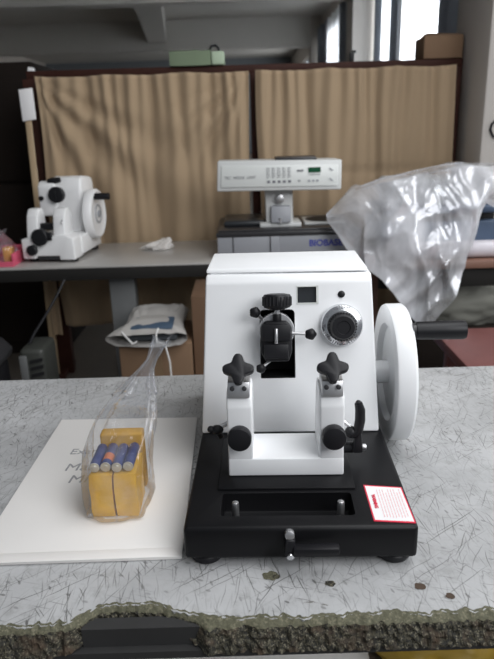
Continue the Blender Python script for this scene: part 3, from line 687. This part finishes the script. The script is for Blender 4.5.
small_bag('clear_plastic_bag', -1.155, 2.79, DT+.0125, .04, .04, .13, 'empty looking clear plastic bag at the back of the pink tray', .09)

def tissue():
    b = bmesh.new(); bmesh.ops.create_icosphere(b, subdivisions=4, radius=1)
    for v in b.verts:
        p = v.co.copy(); k = 1+.5*rnoise(p*1.8+Vector((3, 1, 2)))+.28*abs(rnoise(p*4.5))
        sx = .052 if p.x > 0 else .075
        v.co = Vector((-.408+p.x*sx*k, 2.96+p.y*.05*k, DT+.0015+max(0, (p.z+.35))*.024*k*(1.15+.6*p.x)))
    m = MB(); m.bm.free(); m.bm = b; tag(m.build('crumpled_tissue', M['tissue'], smooth=False), 'crumpled white tissue lying on the grey table', 'tissue')
tissue()

# ------------------------------------------------------------------ tissue embedding station with console head
def station():
    root = thing('embedding_station', 'grey bench instrument with raised control console behind the large microtome', 'instrument', (.155, 2.655, DT), 0)
    MB().box((-.272, 0, .012), (.345, .42, .098), .006).build('body', M['devgrey'], root)
    MB().box((-.275, -.006, .096), (.348, .425, .116), .004).build('deck_edge', M['devdark'], root)['label'] = 'black deck band'
    dk = MB().box((-.265, .01, .114), (.338, .415, .124), .003).build('deck', M['devdark'], root)
    for xj in (-.205, -.045): MB().box((xj, -.0075, .014), (xj+.004, .002, .096)).build('panel_joint', M['devdark'], root)
    MB().box((-.270, -.004, .014), (-.005, 0.004, .095), .002).build('front_panel', M['devgrey'], root)
    text('lettering', 'BIOBASE', .038, M['brandblue'], root, basis((.196, -.0012, .060), (1, 0, 0), (0, 0, 1), (0, -1, 0)), bold=.0012, sx=1.0)['label'] = 'blue maker name on the front'
    for x in (-.25, .32):
        for y in (.04, .38): MB().cyl((x, y, 0), (x, y, .013), .015, 16).build('foot', M['black'], root)
    MB().box((-.245, .10, .123), (-.055, .34, .150), .012, 3).build('tray_cover', M['glassdark'], root)['label'] = 'smoked cover on the left of the deck'
    well = MB().box((.115, .10, .123), (.300, .30, .134), .005).build('basin_rim', M['device'], root)
    MB().prism([(.208+.080*math.cos(2*PI*k/40), .20+.082*math.sin(2*PI*k/40)) for k in range(40)], 'z', .1335, .136).build('basin', M['slot'], well)
    # column
    MB().box((-.085, .06, .123), (.098, .22, .142), .006).build('column_foot', M['device'], root)
    MB().hexa([(-.055, .08, .140), (.062, .08, .140), (.062, .20, .140), (-.055, .20, .140), (-.060, .10, .300), (.062, .10, .300), (.062, .20, .300), (-.060, .20, .300)], .005).build('column', M['device'], root)
    MB().hexa([(-.035, .045, .145), (.050, .045, .145), (.050, .085, .145), (-.035, .085, .145), (-.035, .062, .215), (.050, .062, .215), (.050, .098, .215), (-.035, .098, .215)], .004).build('nozzle_block', M['devgrey'], root)
    MB().cyl((.005, .060, .245), (.005, .100, .245), .018, 20, .003).build('knob', M['steel'], root)
    MB().cyl((.005, .055, .165), (.005, .055, .142), .010, 14).build('nozzle', M['steel'], root)
    # console head
    cy = .02
    hd = MB().hexa([(-.265, cy, .287), (.262, cy, .281), (.262, cy+.20, .300), (-.262, cy+.20, .304), (-.258, cy+.012, .412), (.264, cy+.012, .404), (.262, cy+.20, .402), (-.258, cy+.20, .408)], .006, 3).build('console_head', M['device'], root)
    MB().hexa([(-.247, cy-.004, .304), (.246, cy-.004, .298), (.246, cy+.02, .298), (-.247, cy+.02, .304), (-.241, cy+.005, .392), (.248, cy+.005, .385), (.248, cy+.02, .385), (-.241, cy+.02, .392)], .002).build('control_panel', M['devpanel'], hd)['label'] = 'pale control panel'
    MB().box((-.01, cy+.03, .404), (.16, cy+.18, .418), .003).build('top_cover', M['devdark'], hd)
    def on(x, z): return basis((x, cy-.004+(z-.304)*.1-.0012, z), (1, 0, 0), (0, .1, 1), (0, -1, .1))
    text('lettering', 'TEC  MEDIX  UNIT', .0165, M['ink'], hd, on(-.165, .342), sx=.98)
    tick = MB(); 
    for k in range(5):
        for j in range(6): tick.box((-.009, -.0012, 0), (.0, .0012, .0006), mx=on(-.045+k*.022, .340+j*.0075))
        tick.box((.003, 0, 0), (.0042, .040, .0006), mx=on(-.045+k*.022, .340)); tick.box((-.006, -.005, 0), (.006, .005, .0006), mx=on(-.045+k*.022, .322))
    tick.build('indicator_marks', M['ink'], hd)
    dsp = MB().box((-.026, -.0105, 0), (.026, .0105, .0008), mx=on(.148, .366)).build('display', M['lcd'], hd); dsp['label'] = 'dark green display'
    text('lettering', '80:88', .012, M['ink'], hd, on(.088, .364), bold=.0004); text('lettering', '8*.', .011, M['ink'], hd, on(.085, .322), bold=.0003)
    text('lettering', 'TEMPERATURE', .0075, M['ink'], hd, on(.148, .347))
    bt = MB()
    for x in (.125, .143, .160): bt.box((-.005, -.004, 0), (.005, .004, .0006), mx=on(x, .322))
    for z in (.366, .325): bt.box((-.009, -.0025, 0), (.009, .0025, .0008), mx=on(.218, z) @ Matrix.Rotation(-.6, 4, 'Z'))
    bt.build('buttons', M['devgrey'], hd)
station()

# ------------------------------------------------------------------ side table, covered instrument, plastic cover
def side_table():
    root = thing('side_table', 'brown wooden table at right under the plastic covered instrument', 'table', (0, 0, 0))
    MB().box((.52, 2.47, .720), (1.090, 2.945, .75), .003).build('tabletop', M['brownwood'], root)
    MB().box((.55, 2.49, .64), (1.07, 2.51, .7195), .002).build('apron', M['labedge'], root)
    for x in (.555, 1.03):
        for y in (2.72, 2.88): MB().box((x, y, 0), (x+.045, y+.045, .7195), .002).build('leg', M['brownwood'], root)
side_table()
def instrument():
    root = thing('bench_instrument', 'slate blue bench instrument hidden under a plastic dust cover at right', 'instrument', (0, 0, 0))
    MB().box((.575, 2.60, DT), (1.07, 2.93, .895), .01, 3).build('lower_housing', M['instblue'], root)
    MB().box((.60, 2.63, .894), (1.06, 2.92, .93), .003).build('black_slot', M['slot'], root)
    MB().box((.585, 2.59, .928), (1.07, 2.93, .955), .006, 3).build('shelf', M['instblue'], root)
    MB().box((.62, 2.64, .954), (1.06, 2.92, 1.065), .02, 4).build('upper_housing', M['instpale'], root)
    MB().box((.66, 2.593, .80), (.73, 2.602, .86), .002).build('control_plate', M['devgrey'], root)
instrument()
o = MB().lathe([(.016, .585), (.033, .586), (.036, .590), (.0355, 1.055), (.033, 1.06), (.016, 1.061)], (0, 2.545, DT+.0365), (1, 0, 0), 36).build('film_roll', M['roll'])
tag(o, 'pale lilac roll of plastic film lying on the brown table in front of the instrument', 'roll')

def interp(pts, x):
    if x <= pts[0][0]: return pts[0][1]
    for a, b in zip(pts, pts[1:]):
        if x <= b[0]: k = (x-a[0])/(b[0]-a[0]); return a[1]+(b[1]-a[1])*k
    return pts[-1][1]
ZT = [(.345, .93), (.40, .985), (.46, 1.035), (.56, 1.075), (.68, 1.10), (.80, 1.118), (.90, 1.122), (1.09, 1.112)]
ZB = [(.345, .915), (.36, .895), (.39, .855), (.42, .808), (.45, .765), (.50, .725), (.55, .69), (.60, .635), (.66, .545), (.71, .50), (.77, .505), (.82, .58), (.87, .68), (.91, .78), (.935, .93), (.96, .985), (1.01, .955), (1.09, .90)]
def cover():
    def fn(u, v):
        x = .345+(1.088-.345)*u
        zt, zb = interp(ZT, x), interp(ZB, x)
        w = min(1., (x-.345)/.22); yf = 2.585-.075*w; yb = 2.60+.32*w
        if v < .32:
            k = v/.32; y = yb+(yf+.02-yb)*k; z = zt-.02*(1-k)**2*w+.012*math.sin(k*PI)
        else:
            k = (v-.32)/.68; z = zt+(zb-zt)*k; y = yf+.02*(1-min(1, k*4))-.02*math.sin(min(1, k*1.2)*PI)*w
            if zb < .74: y -= .055*min(1, max(0, (.95-z)/.2))
        a = .022*(.4+w)
        def ridge(p): return 1-2*abs(noise.noise(Vector(p)))
        wx = x+.05*rnoise((x*5, z*5, 4.)); wz = z+.05*rnoise((x*5, z*5, 14.))
        f = ridge((wx*4.5+wz*2.2, wz*1.6-wx*1.2, 1.3))*.75+ridge((wx*7-wz*6, wz*3+wx*2.5, 5.1))*.42+ridge((wx*15, wz*9, 9.))*.12
        y -= a*f*1.7; z += .008*rnoise((x*10, z*4, 2.))*(1 if v > .2 else .6)
        x += .010*rnoise((z*10, x*7, 8.))*w
        if zb < .74: y = min(y, 2.465 if z < .80 else 2.50 if z < .84 else 2.58)
        return (min(x, 1.092), max(y, 2.33), z)
    o = MB().grid(fn, 150, 90).build('dust_cover', M['cover'], ang=50)
    tag(o, 'wrinkled translucent plastic dust cover draped over the instrument at right', 'cover')
cover()
def heap(name, c, s, m, lab, cat, seed, smooth=True):
    b = bmesh.new(); bmesh.ops.create_icosphere(b, subdivisions=4, radius=1)
    for v in b.verts:
        p = v.co.copy(); k = 1+.30*rnoise(p*1.4+Vector((seed, 0, 0)))+.14*(1-2*abs(rnoise(p*2.6+Vector((seed, 2, 0)))))
        q = Vector((p.x*s[0]*k, p.y*s[1]*k, p.z*s[2]*k)); q.z = max(q.z, -s[2]*.75); v.co = q+Vector(c)+Vector((0, 0, s[2]*.75))
    m_ = MB(); m_.bm.free(); m_.bm = b; return tag(m_.build(name, m, smooth=smooth, ang=80), lab, cat)
# low shelf with cloth bundle beneath the side table
tag(MB().box((.72, 2.475, 0), (1.20, 2.70, .46), .006).build('storage_crate', M['cab']), 'dark crate partly under the brown table carrying the grey cloth bundle', 'crate')
heap('cloth_bundle', (.98, 2.585, .461), (.24, .085, .084), M['greycloth'], 'grey green cloth bundle lying under the brown table', 'cloth', 4.)
heap('slate_bag', (.60, 2.40, 0), (.07, .09, .29), M['slate'], 'slate blue bag standing on the floor behind the handwheel', 'bag', 8.)

def bench():
    root = thing('low_bench', 'maroon painted low bench behind the desk at right beyond the crank handle', 'bench', (0, 0, 0))
    MB().box((.652, 1.50, .565), (1.25, 2.07, .60), .004).build('bench_top', M['maroon'], root)
    for x in (.69, 1.17):
        for y in (1.53, 1.99): MB().box((x, y, 0), (x+.05, y+.05, .566), .003).build('leg', M['maroon'], root)
bench()

# ------------------------------------------------------------------ partition: frame and curtains
PY = 3.27
def partition():
    root = thing('partition_frame', 'dark red brown wooden partition frame carrying the tan curtains', 'frame', (0, 0, 0))
    MB().box((-1.04, PY, 1.545), (1.092, PY+.045, 1.582), .003).build('top_rail', M['redwood'], root)
    for x, w_ in ((-1.062, .076), (.052, .04), (1.045, .045)): MB().box((x, PY-.004, 0), (x+w_, PY+.049, 1.545), .003).build('post', M['redwood'], root)
    MB().box((-1.022, PY+.01, 1.00), (1.05, PY+.035, 1.04), .003).build('cross_rail', M['redwood'], root)
    for x in (-1.062, .052, 1.052): MB().box((x-.01, PY-.10, 0), (x+.05, PY+.15, .03), .003).build('base_foot', M['redwood'], root)
partition()
def curtain(x0, x1, lab, seed, zb, diag, grp):
    def fn(u, v):
        x = x0+(x1-x0)*u; z = zb+(1.552-zb)*v
        top = v**3
        f = .010*math.sin(x*95+seed+1.2*math.sin(x*13+seed))*(.25+.75*top)
        f += .024*math.sin(x*21+seed+.8*math.sin(z*2))*(.35+.65*(1-v))
        f += .010*math.sin(x*41+seed*2+z*1.2)
        if diag:   # swags hanging from the top corners
            for cx, sg, am, fr in ((0., 1, .034, 17.), (1., -1, .020, 21.)):
                dx = abs(u-cx)*1.03; dz = (1-v)*1.25+.02; th = math.atan2(dz, dx); rr = math.hypot(dx, dz)
                w_ = max(0., min(1., rr*3))*max(0., 1-rr/1.15)*max(0., min(1., (th-.25)*2.5))*max(0., min(1., (1.52-th)*3.5))
                f += am*math.sin(th*fr+rr*2.0+seed)*w_*.95
        if not diag: f -= .012*math.exp(-((z-1.065)/.020)**2)
        sag = -.018*math.sin(u*PI)*0-(.012*abs(math.sin(u*9))+.0)*top
        xx = x+.006*math.sin(z*7+x*20)
        if u < .04 or u > .96: xx = x+(.010*math.sin(z*5+seed) if u < .5 else .006*math.sin(z*4+seed))
        return (xx, PY-.065-f*.8, z+sag*.6)
    o = MB().grid(fn, 260, 60).build('curtain', M['curtain'], ang=80)
    md = o.modifiers.new('s', 'SOLIDIFY'); md.thickness = .0025
    tag(o, lab, 'curtain', grp)
G = 'tan curtains on the partition'
curtain(-.985, .040, 'tan cloth curtain hung on the left bay of the partition behind the small microtome', 1., .30, True, G)
curtain(.085, 1.040, 'tan cloth curtain hung on the right bay of the partition behind the plastic cover', 4., .30, False, G)
tag(MB().grid(lambda u, v: (-1.045+.055*u, PY-.098-.006*math.sin(u*9), .26+.60*v), 16, 8).build('cloth_strip', M['curtain']), 'narrow tan cloth strip hanging below the grey table left of the post', 'cloth')

def placard():
    root = thing('placard', 'blank white card on a thin leaning wooden pole at the partition left end', 'placard', (0, 0, 0))
    MB().hexa([(-1.075, 3.175, .0), (-1.040, 3.175, .0), (-1.040, 3.195, 0), (-1.075, 3.195, 0), (-1.045, 3.185, 1.40), (-1.018, 3.185, 1.40), (-1.018, 3.203, 1.40), (-1.045, 3.203, 1.40)], .002).build('pole', M['wood'], root)
    MB().hexa([(-1.055, 3.176, 1.350), (-.990, 3.176, 1.358), (-.990, 3.183, 1.358), (-1.055, 3.183, 1.350), (-1.056, 3.176, 1.494), (-.990, 3.176, 1.500), (-.990, 3.183, 1.500), (-1.056, 3.183, 1.494)], .001).build('card', M['label'], root)
placard()

def open_box(name, lo, hi, m, lab, tape=True, flaps=False):
    root = thing(name, lab, 'box', ((lo[0]+hi[0])/2, (lo[1]+hi[1])/2, lo[2]))
    o = Vector(root.location); L = Vector(lo)-o; H = Vector(hi)-o
    MB().box(L, H, .004).build('carton_body', m, root)
    if tape: MB().box((-.025, L.y-.0008, L.z+.02), (.025, L.y+.001, H.z-.002)).build('tape', M['tape'], root)
    if flaps:
        a = MB().hexa([(L.x+.004, L.y+.004, H.z), (H.x-.004, L.y+.004, H.z), (H.x-.004, 0, H.z+.002), (L.x+.004, 0, H.z+.002), (L.x+.004, L.y+.004, H.z+.003), (H.x-.004, L.y+.004, H.z+.003), (H.x-.004, 0, H.z+.018), (L.x+.03, 0, H.z+.022)])
        a.build('flap', m, root)
    return root
open_box('cardboard_box', (.895, PY-.01, 1.583), (1.085, PY+.16, 1.685), M['carton'], 'brown cardboard carton perched on top of the partition beside the pillar', False, True)
open_box('cardboard_box', (-.500, 2.27, 0), (-.218, 2.58, .505), M['carton'], 'brown cardboard box under the white sack', True)
open_box('cardboard_box', (-.212, 2.30, 0), (.10, 2.57, .685), M['cartondark'], 'taller brown cardboard box right of the sack, partly behind the large microtome', True)

def sack():
    root = thing('woven_sack', 'white sack with slate blue cloth inside, lying open on a brown cardboard box', 'sack', (-.372, 2.40, .5055))
    def fn(u, v):
        a = 2*PI*u; c, s = math.cos(a), math.sin(a)
        w = .118+.004*math.sin(v*9)
        if v < .25: w += .022*(1-v/.25)
        x = w*math.copysign(abs(c)**.55, c)*(1+.06*rnoise((c*3, s*3, v*4)))
        if c < -.4 and v < .3: x -= .035*(1-v/.3)
        hh = .026+.014*math.sin(v*PI)+.022*max(0, v-.5)
        z = hh*1.0+hh*math.copysign(abs(s)**.8, s)*(1+.25*rnoise((c*4, s*2, v*5+3)))
        z = max(z, .0005)
        return (x, -.15+.33*v+.018*math.sin(a*2+1)*(1-v), z)
    MB().grid(fn, 80, 30, True).build('sack_cloth', M['sack'], root, ang=80)
    MB().box((-.10, -.118, .008), (.10, .12, .036), .01, 3).build('mouth_shade', M['sackin'], root)  # dark filler standing in for shade inside the sack mouth
    MB().hexa([(-.08, -.128, .050), (.085, -.128, .056), (.085, -.02, .066), (-.08, -.02, .066), (-.08, -.128, .064), (.085, -.128, .070), (.085, -.02, .078), (-.08, -.02, .078)], .006).build('folded_cloth', M['slate'], root)
    MB().tube([(-.105, -.155, .060), (-.085, -.175, .045), (-.062, -.185, .022), (-.045, -.18, .030)], .004).build('drawstring', M['cord'], root)
    MB().tube([(.035, -.155, .072), (.028, -.175, .055), (.030, -.185, .025), (.060, -.19, .022), (.075, -.195, -.05), (.078, -.195, -.17)], .0035).build('drawstring', M['cord'], root)
sack()

def green_bag():
    root = thing('cloth_bag', 'sage green cloth bag lying on top of the partition above the left curtain', 'bag', (-.20, 3.31, 1.5825))
    b = bmesh.new(); bmesh.ops.create_cube(b, size=1); bmesh.ops.subdivide_edges(b, edges=b.edges[:], cuts=7, use_grid_fill=True)
    for v in b.verts:
        p = v.co; k = 1-.25*(2*p.x)**4*.3
        v.co = Vector((p.x*.20-.035, p.y*.13*k, .034+p.z*.068*k+.010*rnoise((p.x*5, p.y*5, 2))*(p.z+.5)))
    m = MB(); m.bm.free(); m.bm = b; m.build('bag_body', M['greencloth'], root, ang=70)
    MB().box((.066, -.066, .0), (.130, .066, .062), .010, 3).build('end_panel', M['palegreen'], root)['label'] = 'pale green end of the bag'
    MB().tube([(.055, -.02, .062), (.068, -.02, .088), (.088, -.02, .092), (.102, -.02, .078), (.104, -.02, .062)], .006).build('handle', M['black'], root)
green_bag()
tag(MB().box((.540, PY+.005, 1.5825), (.562, PY+.03, 1.625), .005).box((.548, PY+.01, 1.62), (.572, PY+.025, 1.633), .003).build('black_clip', M['black']), 'small black clip standing on the right top rail', 'clip')
tag(MB().hexa([(-1.035, PY+.01, 1.5825), (-1.0, PY+.01, 1.5825), (-1.0, PY+.03, 1.5825), (-1.035, PY+.03, 1.5825), (-1.03, PY+.012, 1.603), (-1.005, PY+.012, 1.598), (-1.005, PY+.026, 1.598), (-1.03, PY+.026, 1.603)], .002).build('paper_scrap', M['label']), 'small pale paper scrap on the left end of the top rail', 'paper')

# dark cabinet far left
def cabinet():
    root = thing('dark_cabinet', 'dark brown cabinet standing left beyond the partition', 'cabinet', (0, 0, 0))
    MB().box((-2.30, 3.62, 0), (-1.12, 4.15, 1.66), .006).build('carcass', M['cab'], root)
    for x0, x1 in ((-2.28, -1.72), (-1.70, -1.14)):
        d = MB().box((x0, 3.595, .08), (x1, 3.622, 1.02), .004).box((x0, 3.595, 1.04), (x1, 3.622, 1.58), .004).build('door', M['cab'], root)
        MB().box((x1-.06, 3.580, .70), (x1-.04, 3.598, .82), .002).build('handle', M['steel'], d)
cabinet()
def louver():
    root = thing('louvered_heater', 'dark grey louvred heater box standing behind the desk at left', 'heater', (-.895, 2.45, 0))
    MB().box((-.045, -.06, 0), (.058, .12, .455), .02, 3).build('housing', M['vent'], root)
    MB().box((-.043, -.07, .30), (-.012, -.058, .43), .004).build('front_plate', M['legsteel'], root)
    for k in range(5):
        z = .405-k*.030
        MB().hexa([(.0, -.068, z-.010), (.052, -.066, z), (.052, -.058, z), (.0, -.058, z-.010), (.0, -.066, z+.004), (.052, -.064, z+.014), (.052, -.058, z+.014), (.0, -.058, z+.004)]).build('louver', M['slot'], root)
louver()
def black_case():
    root = thing('black_case', 'black rounded case at the left frame edge beside the louvred heater', 'case', (-1.03, 2.28, 0))
    MB().box((-.13, -.1, 0), (.055, .1, .44), .02, 3).build('case_body', M['black'], root)
    MB().prism([(-.13, .44), (.07, .44), (.08, .475), (.04, .52), (-.13, .53)], 'y', -.10, .10, .01, 3).build('case_lid', M['devdark'], root)
black_case()
tag(MB().tube([(-.91, 2.45, .4605), (-.89, 2.47, .50), (-.85, 2.51, .56), (-.80, 2.545, .64), (-.77, 2.58, .70)], .006).build('power_cable', M['black']), 'black cable running from the heater up to the grey table', 'cable')
cb = [(1.20, 2.944, 1.30), (1.16, 2.943, 1.297), (1.135, 2.943, 1.275), (1.130, 2.943, 1.25), (1.145, 2.943, 1.222), (1.18, 2.943, 1.21), (1.22, 2.944, 1.215)]
tag(MB().tube(cb, .0055).build('cable_loop', M['black']), 'black cable loop on the front of the right pillar', 'cable')

# under the desk
tag(MB().box((-.37, 1.15, 0), (.285, 1.50, .012), .003).build('paper_sheet', M['paper']), 'white sheet lying on the floor beneath the desk', 'paper')
heap('yellow_bag', (.46, 1.28, 0), (.15, .12, .055), M['ygbag'], 'yellow plastic bag on the floor beneath the desk at right', 'bag', 2.)

# ------------------------------------------------------------------ camera
p, r = math.radians(18.2), .03
F = Vector((0, math.cos(p), -math.sin(p))); U0 = Vector((0, math.sin(p), math.cos(p))); R0 = Vector((1, 0, 0))
U = U0*math.cos(r)+R0*math.sin(r); Rr = R0*math.cos(r)-U0*math.sin(r)
cd = bpy.data.cameras.new('camera'); cam = bpy.data.objects.new('camera', cd); COL.objects.link(cam)
cd.sensor_fit = 'HORIZONTAL'; cd.sensor_width = 36; cd.lens = 36*620/494; cd.clip_start = .02
cam.matrix_world = basis((0, 0, 1.30), Rr, U, -F)
cd.dof.use_dof = True; cd.dof.focus_distance = .95; cd.dof.aperture_fstop = 9
SC.camera = cam

# ------------------------------------------------------------------ light
w = bpy.data.worlds.new('daylight'); w.use_nodes = True; SC.world = w
w.node_tree.nodes['Background'].inputs[0].default_value = (.86, .92, 1., 1); w.node_tree.nodes['Background'].inputs[1].default_value = .20
def area(name, loc, aim, sx, sy, power, col=(1, 1, 1)):
    l = bpy.data.lights.new(name, 'AREA'); l.shape = 'RECTANGLE'; l.size = sx; l.size_y = sy; l.energy = power; l.color = col
    o = bpy.data.objects.new(name, l); COL.objects.link(o); o.location = loc
    o.rotation_euler = (Vector(aim)-Vector(loc)).to_track_quat('-Z', 'Y').to_euler(); return o
area('window_daylight', (3.3, 9.4, 2.3), (0, 9.4, 2.0), 4.6, 2.5, 330, (.93, .97, 1.))
area('second_window_daylight', (3.3, 16.8, 2.3), (0, 16.8, 2.0), 7.0, 2.5, 330, (.93, .97, 1.))
area('far_window_daylight', (3.3, 25.8, 2.3), (0, 25.8, 2.0), 8.0, 2.5, 250, (.93, .97, 1.))
area('side_fill_light', (3.1, 2.15, 2.2), (0, 2.3, 1.2), 1.3, 2.4, 75, (.95, .98, 1.))  # added lamp outside the unseen opening, brightens the dust cover
area('near_window_daylight', (1.9, -1.2, 2.7), (.1, 1.0, .8), 2.2, 1.6, 70, (.97, .98, 1.))
area('overhead_fill_light', (.75, .75, 2.9), (.05, 1.2, .75), 1.8, 1.2, 31, (.97, .98, 1.))  # soft area lamp hung below the ceiling, added for light from above
vs = SC.view_settings
vs.view_transform = 'Standard'; vs.look = 'None'; vs.gamma = 1; vs.exposure = 0.0; vs.use_curve_mapping = False
